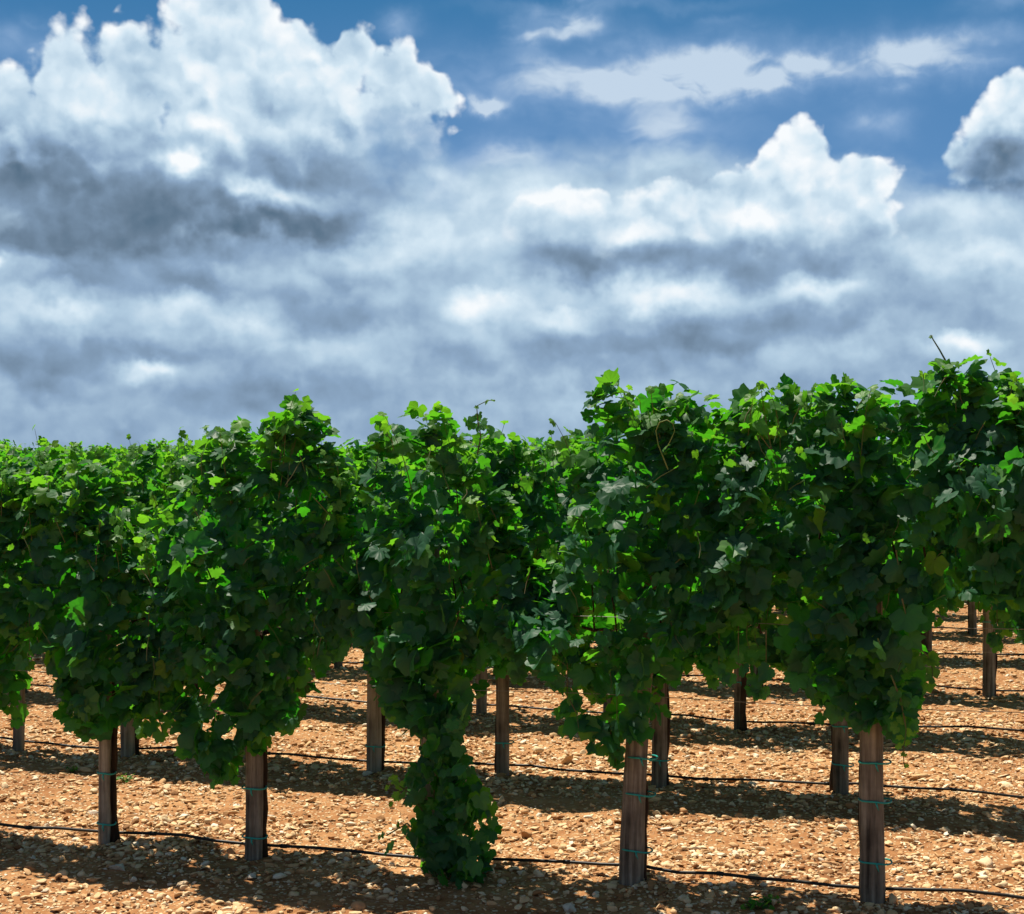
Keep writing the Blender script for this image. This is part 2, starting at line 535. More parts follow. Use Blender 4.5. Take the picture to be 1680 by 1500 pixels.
def angular_stones(r, n, size, pos, sub, flat=(.45, .85)):
    """n broken stones as one vertex/face pair: spheres cut flat by random planes."""
    sv_, sf_ = ico(sub)
    k = len(sv_)
    V = np.repeat(sv_[None], n, 0)
    for c in range(6 if sub else 3):                      # broken facets
        d = r.normal(size=(n, 1, 3)); d /= np.linalg.norm(d, axis=2, keepdims=True)
        lim = r.uniform(.15, .62, (n, 1))
        h = (V * d).sum(2)
        over = np.clip(h - lim, 0, None)
        V = V - over[..., None] * d
    V *= (1 + r.normal(0, .05, (n, k, 1)))
    sx = r.uniform(.75, 1.35, (n, 1)); sy = r.uniform(.6, 1.0, (n, 1)); sz = r.uniform(*flat, (n, 1)) * .8
    V = V * np.stack([sx, sy, sz], -1)
    tilt = r.normal(0, .25, n)
    y, z = V[..., 1].copy(), V[..., 2].copy()
    V[..., 1] = y * np.cos(tilt)[:, None] - z * np.sin(tilt)[:, None]
    V[..., 2] = y * np.sin(tilt)[:, None] + z * np.cos(tilt)[:, None]
    a = r.uniform(0, 2 * pi, n)
    x, y = V[..., 0].copy(), V[..., 1].copy()
    V[..., 0] = x * np.cos(a)[:, None] - y * np.sin(a)[:, None]
    V[..., 1] = x * np.sin(a)[:, None] + y * np.cos(a)[:, None]
    V = V * size[:, None, None] + pos[:, None, :]
    Fc = sf_[None] + (np.arange(n) * k)[:, None, None]
    return V.reshape(-1, 3), Fc.reshape(-1, 3)


def build_gravel():
    r = np.random.default_rng(5)
    VV, FF, off = [], [], 0
    bands = [  # near, far, half width factor, count, size range, mesh detail
        (5.2, 8.2, 26000, (.009, .033), 1), (8.2, 11.5, 25000, (.011, .035), 1),
        (5.2, 11.5, 42000, (.005, .012), 0),
        (11.5, 16.0, 24000, (.012, .034), 0), (16.0, 26.0, 20000, (.016, .040), 0)]
    for y0, y1, n, (s0, s1), sub in bands:
        y = np.sqrt(r.uniform(y0 ** 2, y1 ** 2, n))
        x = r.uniform(-1, 1, n) * (y * .36 + .9)
        # along the rows the plough leaves stony strips and bare reddish ones
        across = (y - ROW0 + x * tan(TH)) / ROWSTEP
        ph = across - np.floor(across)
        strip = .74 + .26 * np.cos(2 * pi * (ph - .25)) - .55 * np.exp(-((ph - .42) / .08) ** 2) - .35 * np.exp(-((ph - .72) / .06) ** 2)
        patch = value_noise(x, y, 9, 1.6) * .6 + value_noise(x, y, 10, 4.5) * .55
        keep = r.random(n) < np.clip(strip * (.34 + patch * 1.3), 0.06, 1)
        x, y = x[keep], y[keep]; n = len(x)
        size = s0 + (s1 - s0) * r.random(n) ** 2.3
        big = r.random(n) < .012
        size[big] *= r.uniform(1.3, 1.9, big.sum())
        z = ground_z(x, y) + size * r.uniform(-.05, .35, n)
        v, f = angular_stones(r, n, size, np.stack([x, y, z], 1), sub)
        VV.append(v); FF.append(f + off); off += len(v)
    o = mesh_obj('gravel', np.concatenate(VV), np.concatenate(FF), stone_material('limestone_gravel'), smooth=False)
    tag(o, 'countless small tan limestone pieces strewn over the red soil', 'gravel', kind='stuff')


build_gravel()


def ground_at(x, y):
    """Plan point of the ground seen at a photo position, used once to measure where things stand."""
    Y = F * EYE / (y - 745.0)
    return (x - 840.0) / F * Y, Y


STONE_PALE = stone_material('pale_limestone', .75)
STONE_TAN = stone_material('tan_limestone', .2)
STONE_LIST = [
    (197, 1424, .075, 0, 'big pale grey stone in the shade, right of the foot of the thin left stake'),
    (932, 1492, .07, 0, 'white flat stone at the bottom edge, left of the thick leaning stake'),
    (606, 1266, .05, 0, 'white stone behind the second row, left of the leafy base shoots'),
    (1612, 1424, .085, 1, 'wide flat tan slab right of the split front stake'),
    (1097, 1362, .05, 0, 'pale rounded stone right of the thick leaning stake'),
    (152, 1336, .06, 0, 'cream stone in the sun left of the thin left stake'),
    (232, 1388, .06, 1, 'flat cream stone touching the front hose right of the thin left stake'),
    (1183, 1287, .045, 0, 'grey white stone on the hose of the second row'),
    (1555, 1156, .06, 1, 'tan stone in the sun in front of the third row at the right'),
    (800, 1370, .055, 1, 'flat tan stone right of the leafy base shoots'),
    (1590, 1402, .045, 0, 'small pale stone above the wide tan slab'),
    (413, 1436, .05, 0, 'grey stone in the shade against the foot of the brown left stake'),
    (300, 1452, .045, 1, 'tan stone in the front shade between the two left stakes')]
for i_, (px, py, rad, pk, lab) in enumerate(STONE_LIST):
    gx, gy = ground_at(px, py)
    v, f = angular_stones(np.random.default_rng(100 + i_), 1, np.array([rad * .75]), np.array([[0, 0, 0.0]]), 2, (.55, .8))
    o = mesh_obj('stone', v, f, STONE_TAN if pk else STONE_PALE, smooth=False)
    o.location = (gx, gy, float(ground_z(gx, gy)) + rad * .14)
    tag(o, lab, 'stone', 'larger stones lying on the soil')


# ------------------------------------------------------------------ materials of the plants and the trellis
def leaf_material():
    m, t, g, out = new_mat('vine_leaf')
    geo = t.nodes.new('ShaderNodeNewGeometry')
    rnd = geo.outputs['Random Per Island']
    at = t.nodes.new('ShaderNodeAttribute'); at.attribute_name = 'age'
    rib = t.nodes.new('ShaderNodeAttribute'); rib.attribute_name = 'rib'
    top = g.ramp(rnd, [(0, (.005, .055, .020)), (.30, (.011, .118, .024)), (.65, (.028, .19, .020)), (.92, (.070, .245, .018)), (1, (.19, .21, .03))])
    top = g.mix(at.outputs['Fac'], top, (.105, .30, .018))
    top = g.mix(g.m('MULTIPLY', rib.outputs['Fac'], .35), top, (.12, .21, .06))
    under = g.mix(at.outputs['Fac'], (.042, .125, .072), (.13, .30, .045))
    col = g.mix(geo.outputs['Backfacing'], top, under)
    p = t.nodes.new('ShaderNodeBsdfPrincipled')
    t.links.new(col, p.inputs['Base Color'])
    p.inputs['Roughness'].default_value = .45
    p.inputs['Specular IOR Level'].default_value = .2
    tr = t.nodes.new('ShaderNodeBsdfTranslucent')
    tcol = g.mix(at.outputs['Fac'], g.ramp(rnd, [(0, (.035, .30, .008)), (.6, (.065, .43, .010)), (1, (.15, .48, .02))]), (.24, .58, .02))
    t.links.new(tcol, tr.inputs[0])
    mx = t.nodes.new('ShaderNodeMixShader'); mx.inputs[0].default_value = .50
    t.links.new(p.outputs[0], mx.inputs[1]); t.links.new(tr.outputs[0], mx.inputs[2])
    t.links.new(mx.outputs[0], out.inputs[0])
    return m


def cane_material(name, c1, c2, rough=.6):
    m, t, g, out = new_mat(name)
    p = principled(t, out, rough, .3)
    tc = t.nodes.new('ShaderNodeTexCoord')
    n = g.noise(tc.outputs['Object'], 14, 3).outputs[0]
    t.links.new(g.mix(g.smooth(n, .35, .65), c1, c2), p.inputs['Base Color'])
    return m


def bark_material(name, dark, mid, pale, ring):
    m, t, g, out = new_mat(name)
    p = principled(t, out, .9, .15)
    tc = t.nodes.new('ShaderNodeTexCoord')
    oi = t.nodes.new('ShaderNodeObjectInfo')
    pos = g.v('ADD', tc.outputs['Object'], g.v('SCALE', (3.1, 1.7, 9.0), None) if False else tc.outputs['Object'])
    sh = g.v('MULTIPLY_ADD', tc.outputs['Object'], (1, 1, ring), (0, 0, 0))
    n1 = g.noise(sh, 38, 6, .65).outputs[0]
    n2 = g.noise(tc.outputs['Object'], 5, 4, .6).outputs[0]
    mixv = g.m('ADD', g.m('MULTIPLY', n1, .65), g.m('MULTIPLY', n2, .35))
    mixv = g.m('ADD', mixv, g.m('MULTIPLY', g.m('SUBTRACT', oi.outputs['Random'], .5), .10))
    col = g.ramp(mixv, [(.34, dark), (.50, mid), (.66, pale)])
    t.links.new(col, p.inputs['Base Color'])
    b = t.nodes.new('ShaderNodeBump'); b.inputs['Strength'].default_value = .8; b.inputs['Distance'].default_value = .012
    t.links.new(n1, b.inputs['Height']); t.links.new(b.outputs[0], p.inputs['Normal'])
    return m


LEAF = leaf_material()
CANE = cane_material('green_cane', (.06, .12, .025), (.12, .10, .04))
TENDRIL = cane_material('tendril', (.12, .20, .04), (.18, .22, .05))
TRUNK = bark_material('vine_bark', (.018, .011, .008), (.055, .033, .02), (.12, .08, .05), .12)
STAKE = bark_material('weathered_stake_wood', (.045, .038, .031), (.20, .17, .135), (.43, .385, .315), .06)
TIE = cane_material('teal_plastic', (.02, .30, .25), (.05, .42, .36), .4)
HOSE = cane_material('black_polythene', (.012, .012, .012), (.02, .018, .016), .45)
WIRE = cane_material('galvanised_wire', (.20, .19, .18), (.30, .28, .25), .45)


# ------------------------------------------------------------------ leaves
def leaf_template():
    """A five-lobed vine leaf in the xy plane, stalk at the origin, tip towards +y; unit half-size."""
    half = [(0, 1.02), (12, .90), (20, .82), (28, .73), (37, .82), (50, .95), (60, .86), (70, .77), (80, .70), (92, .78), (108, .80), (124, .68), (142, .62), (160, .52), (173, .22)]
    pts = [(-r * sin(radians(a)), r * cos(radians(a))) for a, r in half[:0:-1]] + [(r * sin(radians(a)), r * cos(radians(a))) for a, r in half]
    inner = [(x * .5, y * .5) for (x, y) in pts]
    n = len(pts)
    V = [(0, 0.0)] + inner + pts
    Fq = []
    tri = []
    for i in range(n - 1):
        tri.append((0, 1 + i + 1, 1 + i))
        tri.append((1 + i, 1 + i + 1, 1 + n + i + 1))
        tri.append((1 + i, 1 + n + i + 1, 1 + n + i))
    V = np.array(V)
    V[:, 1] += .0
    ang = np.degrees(np.arctan2(V[:, 0], V[:, 1]))
    rib = np.zeros(len(V))
    for a0 in (0, 50, -50, 108, -108):
        rib = np.maximum(rib, (np.abs(ang - a0) < 4) * 1.0)
    rib[0] = 1
    return V, np.array(tri, np.int32)[:, ::-1], rib


LT, LF, LRIB = leaf_template()
# a lighter version of the leaf for the rows behind
LT2 = np.array([(0, 0), (-.2, -.2), (-.62, -.32), (-.74, .22), (-.54, .42), (-.63, .64), (-.30, .70), (0, 1.0), (.30, .70), (.63, .64), (.54, .42), (.74, .22), (.62, -.32), (.2, -.2)])
LF2 = np.array([(0, i + 1, i) for i in range(1, 13)], np.int32)


def make_leaves(r, pos, nrm, tip, size, age, light=False):
    """Build leaves at positions with blade normals and tip directions; returns verts, tris, age per vertex, rib per vertex."""
    T = LT2 if light else LT
    Fb = LF2 if light else LF
    n, k = len(pos), len(T)
    nrm = nrm / np.linalg.norm(nrm, axis=1, keepdims=True)
    tip = tip - (tip * nrm).sum(1, keepdims=True) * nrm
    tip = tip / (np.linalg.norm(tip, axis=1, keepdims=True) + 1e-9)
    side = np.cross(tip, nrm)
    x = T[None, :, 0] * r.uniform(.88, 1.12, (n, 1)) + T[None, :, 1] ** 2 * r.normal(0, .10, (n, 1))
    y = np.repeat(T[None, :, 1], n, 0) * r.uniform(.9, 1.1, (n, 1))
    if not light:
        jag = 1 + r.normal(0, .055, (n, k)); x = x * jag; y = y * jag
    rr = x * x + y * y
    z = -r.uniform(.02, .30, (n, 1)) * rr + r.normal(.10, .22, (n, 1)) * np.abs(x) + r.normal(0, .12, (n, 1)) * x * y
    ph = r.uniform(0, 2 * pi, (n, 1))
    z = z + .055 * np.sin(5 * np.arctan2(x, y) + ph) * rr + r.normal(0, .018, (n, k))
    P = pos[:, None, :] + size[:, None, None] * (x[..., None] * side[:, None] + y[..., None] * tip[:, None] + z[..., None] * nrm[:, None])
    Fc = (Fb[None] + (np.arange(n) * k)[:, None, None]).reshape(-1, 3)
    a = np.repeat(age, k)
    rb = np.tile(np.zeros(k) if light else LRIB, n)
    return P.reshape(-1, 3), Fc, a, rb


def canopy(r, cell, top, bot, n_leaf, width, light=False, size=(.042, .078), n_shoots=10, bright=0.0, rough=.12, tuft=0.0, hide=0.0, topthin=.36, lean_sd=.35, bare=False):
    """Leaves of one vine in its own frame: x along the row, y away from the camera, z up. top and bot give the outline along x."""
    x = r.uniform(cell[0], cell[1], int(n_leaf * 2.6))
    tz, bz = top(x), bot(x)
    tz = tz + (value_noise(x + 3, x * 0, int(r.integers(1e6)), 5.0) - .5) * rough - .01
    bz = bz + (value_noise(x + 5, x * 0, int(r.integers(1e6)), 7.0) - .5) * .16 + .03
    h = tz - bz
    u = r.random(int(n_leaf * 2.6))
    z = bz + u * h
    ok = (h > .08)
    # clumps and hollows
    w_lump = (value_noise(x + 7, z, int(r.integers(1e6)), 3.4) - .5) * .30 + (value_noise(x + 9, z + 3, int(r.integers(1e6)), 8.0) - .5) * .26
    full = np.where(u > .42, np.clip((1 - u) / .58, 0, 1) ** .9, .35 + .65 * np.sin(np.clip(u / .42, 0, 1) * pi / 2))
    W = np.maximum(width * (.20 + .95 * full) + w_lump * (.40 + .6 * full), .05 + .09 * np.exp(-(x / .10) ** 2))
    s = np.where(r.random(int(n_leaf * 2.6)) < .66, -1.0, 1.0)
    face = r.random(int(n_leaf * 2.6)) ** .8
    y = s * W * (1 - .6 * face ** 1.8)
    hole = value_noise(x * 1.0 + 31, z + 5, int(r.integers(1e6)), 6.0)
    thin = np.exp(-(x / .27) ** 2)
    W = W * (1 - tuft * .5 * (1 - thin)); y = s * W * (1 - .6 * face ** 1.8)
    ok &= r.random(int(n_leaf * 2.6)) < 1 - tuft * .62 * (1 - thin) * (z > .9)
    ok &= (hole > .30) | (r.random(int(n_leaf * 2.6)) < .15)
    ok &= r.random(int(n_leaf * 2.6)) < 1 - topthin * np.clip((u - .5) / .3, 0, 1)
    x, y, z, u, s, tz, bz = (q[ok][:n_leaf] for q in (x, y, z, u, s, tz, bz))
    n = len(x)
    z = z + r.normal(0, .012, n)
    up = np.clip((u - .72) / .28, 0, 1)
    nrm = np.stack([r.normal(-.12, .62, n), s * (.8 - .45 * up) + r.normal(0, .5, n), .66 + .45 * np.clip((u - .4) / .3, 0, 1) + .3 * up + r.normal(0, .42, n)], 1)
    tipd = np.stack([r.normal(0, .7, n), s * .45 + r.normal(0, .45, n), -.85 + r.normal(0, .45, n) + up * .5], 1)
    wild = r.random(n) < .22
    nrm[wild] = r.normal(0, 1, (wild.sum(), 3))
    sz = (size[0] + (size[1] - size[0]) * r.random(n) ** 1.3) * (1 - .28 * up * r.random(n)) * np.where(r.random(n) < .06, 1.25, 1.0)
    age = np.clip(up ** 2 * r.random(n) * .75 + (r.random(n) < .05) * .5 + bright, 0, 1)
    pos = np.stack([x, y, z], 1)
    # leaves that hide the stake, and many small leaves, tendril leaves and stalks
    nc = (72 if not bare else 12) if not light else 0
    ns = int(n * .17) if not light else int(n * .1)
    xc = np.concatenate([r.normal(0, .055, nc), r.uniform(cell[0], cell[1], ns)])
    tc_, bc_ = top(xc), bot(xc)
    zc = bc_ + .06 + (tc_ - bc_ - .08) * r.random(nc + ns)
    zc[:nc] = (bc_ - .02 + (tc_ - bc_ - .08) * r.random(nc + ns) ** 1.5)[:nc]
    xc[:nc] += hide * zc[:nc]
    yc = np.concatenate([-r.uniform(.075, .15, nc), -r.uniform(.0, 1.05, ns) * width])
    good = tc_ - bc_ > .2
    k_ = nc + ns
    pc = np.stack([xc, yc, zc], 1)
    n_c = np.stack([r.normal(0, .6, k_), r.normal(-.5, .6, k_), r.normal(.5, .5, k_)], 1)
    n_c[nc:] = r.normal(0, 1, (ns, 3))
    t_c = np.stack([r.normal(0, .6, k_), r.normal(-.3, .4, k_), r.normal(-.8, .5, k_)], 1)
    s_c = np.concatenate([r.uniform(size[0], size[1], nc), r.uniform(.010, .030, ns)])
    a_c = np.concatenate([np.zeros(nc), np.clip(r.normal(.35, .3, ns), 0, 1)])
    pos = np.concatenate([pos, pc[good]]); nrm = np.concatenate([nrm, n_c[good]]); tipd = np.concatenate([tipd, t_c[good]])
    sz = np.concatenate([sz, s_c[good]]); age = np.concatenate([age, a_c[good]])
    cyl = []
    for q_ in pc[nc:][good[nc:]][::4]:
        d_ = np.array([r.normal(0, .04), r.normal(-.01, .03), -r.uniform(.03, .12)])
        cyl.append(tube([q_, q_ + d_ * .5 + r.normal(0, .006, 3), q_ + d_], [.0026, .002, .0014], 3, cap=False))
    # leading shoots that break the outline, with small bright leaves
    for k in range(n_shoots):
        x0 = r.uniform(cell[0], cell[1]); t0 = float(top(np.array([x0]))[0])
        b0 = float(bot(np.array([x0]))[0])
        if t0 - b0 < .25:
            continue
        up_len = r.uniform(-.01, .03) if r.random() < .8 else r.uniform(.04, .13)
        p0 = np.array([x0, r.uniform(-.6, .6) * width, t0 - r.uniform(.25, .5)])
        dirn = np.array([r.normal(0, lean_sd), r.normal(0, .25), 1.0]); dirn /= np.linalg.norm(dirn)
        L = t0 + up_len - p0[2]
        curl = np.array([r.normal(0, .5), r.normal(0, .3), -.25])
        path = [p0 + dirn * L * q + curl * (q ** 2.2) * .12 for q in np.linspace(0, 1, 6)]
        cyl.append(tube(path, np.linspace(.0035, .0012, 6), 4, cap=False))
        m = int(r.integers(7, 12))
        q = np.sort(r.uniform(.35, 1.0, m)); q[-1] = 1.02
        pp = np.array([p0 + dirn * L * a + curl * (a ** 2.2) * .12 for a in q])
        off = r.normal(0, .022, (m, 3)); off[-1] *= .2
        pos = np.concatenate([pos, pp + off])
        nrm = np.concatenate([nrm, np.stack([r.normal(0, .6, m), r.normal(-.3, .6, m), r.uniform(.2, 1, m)], 1)])
        tipd = np.concatenate([tipd, np.stack([r.normal(0, .8, m), r.normal(0, .6, m), r.normal(-.3, .5, m)], 1)])
        sz = np.concatenate([sz, (.064 - .036 * (q - .35) / .65) * r.uniform(.8, 1.2, m)])
        age = np.concatenate([age, np.clip(.25 + .6 * (q - .35) / .65 + r.normal(0, .12, m), 0, 1)])
    # hanging laterals below the canopy edge
    for k in range(max(2, n_shoots // 3)):
        x0 = r.uniform(cell[0], cell[1]); b0 = float(bot(np.array([x0]))[0]); t0 = float(top(np.array([x0]))[0])
        if t0 - b0 < .25:
            continue
        L = r.uniform(.04, .16); m = int(r.integers(3, 7))
        q = np.linspace(0, 1, m)
        p0 = np.array([x0, r.uniform(-.8, .5) * width, b0 + .06])
        pp = p0 + np.stack([q * r.normal(0, .04), q * 0, -q * L], 1) + r.normal(0, .018, (m, 3))
        pos = np.concatenate([pos, pp])
        nrm = np.concatenate([nrm, np.stack([r.normal(0, .5, m), r.normal(-.8, .4, m), r.uniform(0, .8, m)], 1)])
        tipd = np.concatenate([tipd, np.stack([r.normal(0, .4, m), r.normal(0, .3, m), -np.ones(m)], 1)])
        sz = np.concatenate([sz, r.uniform(.03, .06, m)])
        age = np.concatenate([age, np.clip(r.normal(.15, .15, m), 0, 1)])
        cyl.append(tube([p0 + (0, 0, .15), p0, p0 + (0, 0, -L)], [.003, .0025, .0012], 4, cap=False))
    P, Fc, A, RB = make_leaves(r, pos, nrm, tipd, sz, age, light)
    return P, Fc, A, RB, cyl


def foliage_object(P, Fc, A, RB, cyl, parent=None, name='foliage'):
    cv, cf = merge(cyl) if cyl else ([], [])
    if cf:
        tri = []
        for f in cf:
            tri += [(f[0], f[1], f[2]), (f[0], f[2], f[3])]
        tri = np.array(tri, np.int32) + len(P)
        V = np.concatenate([P, np.array(cv)])
        FA = np.concatenate([Fc, tri])
        idx = np.concatenate([np.zeros(len(Fc), int), np.ones(len(tri), int)])
        A = np.concatenate([A, np.zeros(len(cv))]); RB = np.concatenate([RB, np.zeros(len(cv))])
    else:
        V, FA, idx = P, Fc, np.zeros(len(Fc), int)
    return mesh_obj(name, V, FA, None, parent, smooth=True, attrs={'age': A, 'rib': RB}, mats=[LEAF, CANE], mat_idx=idx)


# ------------------------------------------------------------------ stakes, trunks, ties
def stake_mesh(r, height, rad, lean=0.0, crack=True):
    seg = 18; nz = 14
    V, Fc = [], []
    bump = [1 + r.uniform(-.07, .07) for _ in range(seg)]
    cr2 = r.randrange(seg); ph = r.uniform(0, 6)
    cr = r.randrange(seg)
    bow = r.uniform(-.018, .018)
    for i in range(nz + 1):
        f = i / nz
        z = -.12 + f * (height + .12)
        rr = rad * (1.06 - .12 * f)
        for k in range(seg):
            an = 2 * pi * k / seg
            q = rr * bump[k] * (1 + r.uniform(-.022, .022) + .04 * sin(f * 9 + ph + k * .5))
            if crack and (k == cr or (k == cr2 and f < .6)):
                q *= .80
            V.append((q * cos(an) + lean * z + bow * sin(f * pi), q * sin(an), z))
    for i in range(nz):
        for k in range(seg):
            a = i * seg + k; b = i * seg + (k + 1) % seg
            Fc.append([a, b, b + seg, a + seg])
    V.append((lean * height, 0, height + .004))
    for k in range(seg):
        Fc.append([nz * seg + k, nz * seg + (k + 1) % seg, len(V) - 1])
    return V, Fc


def tie_mesh(r, rad, off=0.0):
    """Thin plastic band round stake and trunk, a little slanted, with a knot."""
    tl = r.uniform(-.10, .10)
    path = []
    n = 26
    for k in range(n + 1):
        an = 2 * pi * k / n
        path.append(((rad + .006) * cos(an) + off * (.5 + .5 * cos(an)) , (rad + .006) * sin(an), tl * rad * cos(an) + .002 * sin(3 * an)))
    v, f = tube(path, .0042, 6, cap=False)
    kn = tube([(rad * .4, -rad - .004, 0), (rad * .5, -rad - .018, -.012), (rad * .62, -rad - .012, -.03)], [.005, .004, .002], 6)
    return merge([(v, f), kn])


def trunk_mesh(r, side, height=1.06, rad=.0145, stake_rad=.05, arm=.42):
    """Gnarled vine trunk climbing beside its stake, dividing into two arms along the wire."""
    n = 12
    path, radii = [], []
    x0 = side * (stake_rad * .5 + rad)
    for i in range(n + 1):
        f = i / n
        x = x0 * (1 - .8 * max(0, (f - .4) / .6)) + .008 * sin(f * 9 + x0 * 300) + r.uniform(-.006, .006)
        y = stake_rad * .95 + f * (stake_rad * .35) + r.uniform(-.006, .006)
        path.append((x, y, -.05 + f * (height + .05)))
        radii.append(rad * (1.3 - .35 * f) * r.uniform(.8, 1.25) * (1.7 if i == 0 else 1.35 if i == 1 else 1))
    parts = [tube(path, radii, 9, .10, r=r)]
    tip = path[-1]
    for s in (-1, 1):
        ap = [tip]
        for q in range(1, 6):
            ap.append((tip[0] + s * arm * q / 5, tip[1] + r.uniform(-.015, .015), tip[2] + r.uniform(-.01, .02) + .01 * q))
        parts.append(tube(ap, [rad * .8 * (1 - .09 * q) for q in range(6)], 7, .1, r=r))
        for q in (2, 4):                          # canes rising into the foliage
            a = ap[q]; lx = r.uniform(-.14, .14)
            parts.append(tube([a, (a[0] + lx * .3, a[1] + r.uniform(-.03, .05), a[2] + .10), (a[0] + lx, a[1] + r.uniform(-.05, .05), a[2] + .30)], [.005, .0045, .003], 5))
    return merge(parts)


def empty(name, loc, rz=0.0):
    o = bpy.data.objects.new(name, None)
    o.empty_display_size = .2
    link(o)
    o.location = loc
    o.rotation_euler = (0, 0, rz)
    return o


def copy_tree(o):
    c = o.copy(); COL.objects.link(c)
    for ch in list(o.children):
        d = ch.copy(); COL.objects.link(d); d.parent = c
        for gch in ch.children:
            e = gch.copy(); COL.objects.link(e); e.parent = d
    return c


# ------------------------------------------------------------------ the vine rows
ORD = ['first', 'second', 'third', 'fourth', 'fifth', 'sixth', 'seventh', 'eighth', 'ninth', 'tenth', 'eleventh', 'twelfth', 'thirteenth', 'fourteenth', 'fifteenth', 'sixteenth', 'seventeenth', 'eighteenth', 'nineteenth', 'twentieth']
ROTZ = -TH


def outline(row, pts):
    """Turn a canopy edge measured on the photo into height over distance along the row."""
    T, Z = [], []
    for x, y in pts:
        X, Y, t = row_point(row, x)
        T.append(t); Z.append(EYE - (y - 745.0) * Y / F)
    T, Z = np.array(T), np.array(Z)
    return lambda t: np.interp(t, T, Z)


TOP0 = outline(0, [(-250, 772), (0, 767), (60, 782), (110, 767), (170, 747), (215, 850), (250, 880), (280, 840), (325, 737), (360, 700), (400, 692), (440, 688), (490, 660), (530, 676), (560, 737), (580, 860), (606, 870),
                   (632, 681), (690, 666), (740, 680), (772, 721), (805, 762), (840, 832), (868, 917), (930, 932), (958, 872), (970, 648), (990, 620), (1030, 620), (1080, 636), (1150, 648), (1200, 656), (1245, 656),
                   (1280, 624), (1330, 636), (1380, 628), (1430, 638), (1465, 643), (1490, 618), (1550, 606), (1600, 602), (1640, 616), (1680, 620), (1800, 638), (2200, 638)])
BOT0 = outline(0, [(-250, 1100), (-60, 1190), (10, 1185), (38, 1075), (98, 1060), (132, 1165), (172, 1190), (232, 1180), (262, 1195), (285, 1115), (302, 1130), (335, 1235), (370, 1255), (400, 1205), (440, 1205), (482, 1205), (505, 1120),
                   (540, 1050), (626, 1052), (642, 1160), (650, 1180), (700, 1180), (770, 1150), (800, 1055), (850, 1065), (900, 1085), (935, 1165), (965, 1195), (1000, 1225), (1025, 1200), (1070, 1180), (1110, 1150), (1130, 1085), (1200, 1080),
                   (1280, 1110), (1325, 1125), (1350, 1160), (1400, 1165), (1450, 1165), (1485, 1185), (1503, 1120), (1515, 1000), (1560, 965), (1680, 965), (1740, 1000), (1900, 1160), (2200, 1100)])
TOP1 = outline(1, [(-300, 748), (0, 742), (55, 738), (85, 708), (115, 740), (150, 752), (210, 748), (245, 716), (280, 718), (325, 744), (400, 742), (500, 735), (560, 722), (620, 738), (700, 735), (770, 732), (800, 716), (840, 716), (865, 730),
                   (905, 736), (960, 722), (1010, 700), (1100, 690), (1300, 690), (1700, 680), (2000, 690)])
BOT1 = outline(1, [(-300, 1090), (0, 1060), (90, 1045), (112, 1090), (180, 1140), (230, 1165), (280, 1150), (310, 1070), (420, 1150), (480, 1120), (505, 1055), (600, 1050), (650, 1130), (720, 1130), (775, 1075), (830, 1090), (925, 1095), (990, 1160), (1060, 1165),
                   (1110, 1095), (1210, 1080), (1300, 1100), (1370, 1160), (1430, 1140), (1500, 1080), (1530, 985), (1590, 980), (1640, 1050), (1700, 1040), (2000, 1100)])

FRONT = [  # photo column of the stake, foot, stake radius, lean, ties (photo rows), vine label, stake label
    (-95, None, .045, 0, [], 'front row grapevine cut by the left edge, foliage hanging low', None),
    (172, 1402, .031, .004, [1267, 1350], 'front row grapevine on the thinnest stake, second from the left edge', 'thin grey stake with two teal ties, leftmost in the front row'),
    (415, 1424, .042, -.01, [1287, 1367], 'front row grapevine with low hanging foliage on a warm brown stake', 'warm brown round stake with a low teal tie in the front row'),
    (706, 1448, .044, .0, [1225], 'front row grapevine with leafy shoots right down to the ground', 'front stake almost hidden by leafy base shoots'),
    (1037, 1472, .049, .058, [1245, 1305, 1397], 'tall front row grapevine left end of the raised canopy, on the leaning stake', 'thick front stake leaning right with three teal ties'),
    (1432, 1497, .048, -.006, [1252, 1315, 1415], 'tall front row grapevine with large pale leaves on the split stake at the right', 'dark split front stake with three bright teal ties, rightmost'),
    (1895, None, .05, 0, [], 'tall front row grapevine cut by the right edge of the picture', None)]
SECOND = [
    (-330, .04, [], None, None), (-150, .04, [], 'second row grapevine wholly left of the picture edge', 'second row stake wholly left of the picture edge'), (30, .033, [], 'second row grapevine at the left edge', 'short visible grey stake foot at the left edge, second row'),
    (210, .042, [], 'second row grapevine showing behind the thin left stake', 'stake of the second row just right of the thin front stake'),
    (405, .042, [], 'second row grapevine hidden behind the warm brown front stake', None),
    (613, .042, [1220], 'second row grapevine left of the leafy base shoots', 'sunlit reddish stake with one teal tie left of the leafy base shoots'),
    (825, .038, [1220], 'second row grapevine right of the leafy base shoots', 'dark straight stake with one teal tie right of the leafy base shoots'),
    (1080, .043, [1246], 'second row grapevine behind the thick leaning stake', 'brown second row stake touching the right side of the leaning stake'),
    (1380, .040, [1195, 1258], 'second row grapevine just left of the split front stake', 'second row stake with two faint ties left of the split front stake'),
    (1738, .045, [], 'second row grapevine at the right edge', None), (2040, .045, [], None, None)]


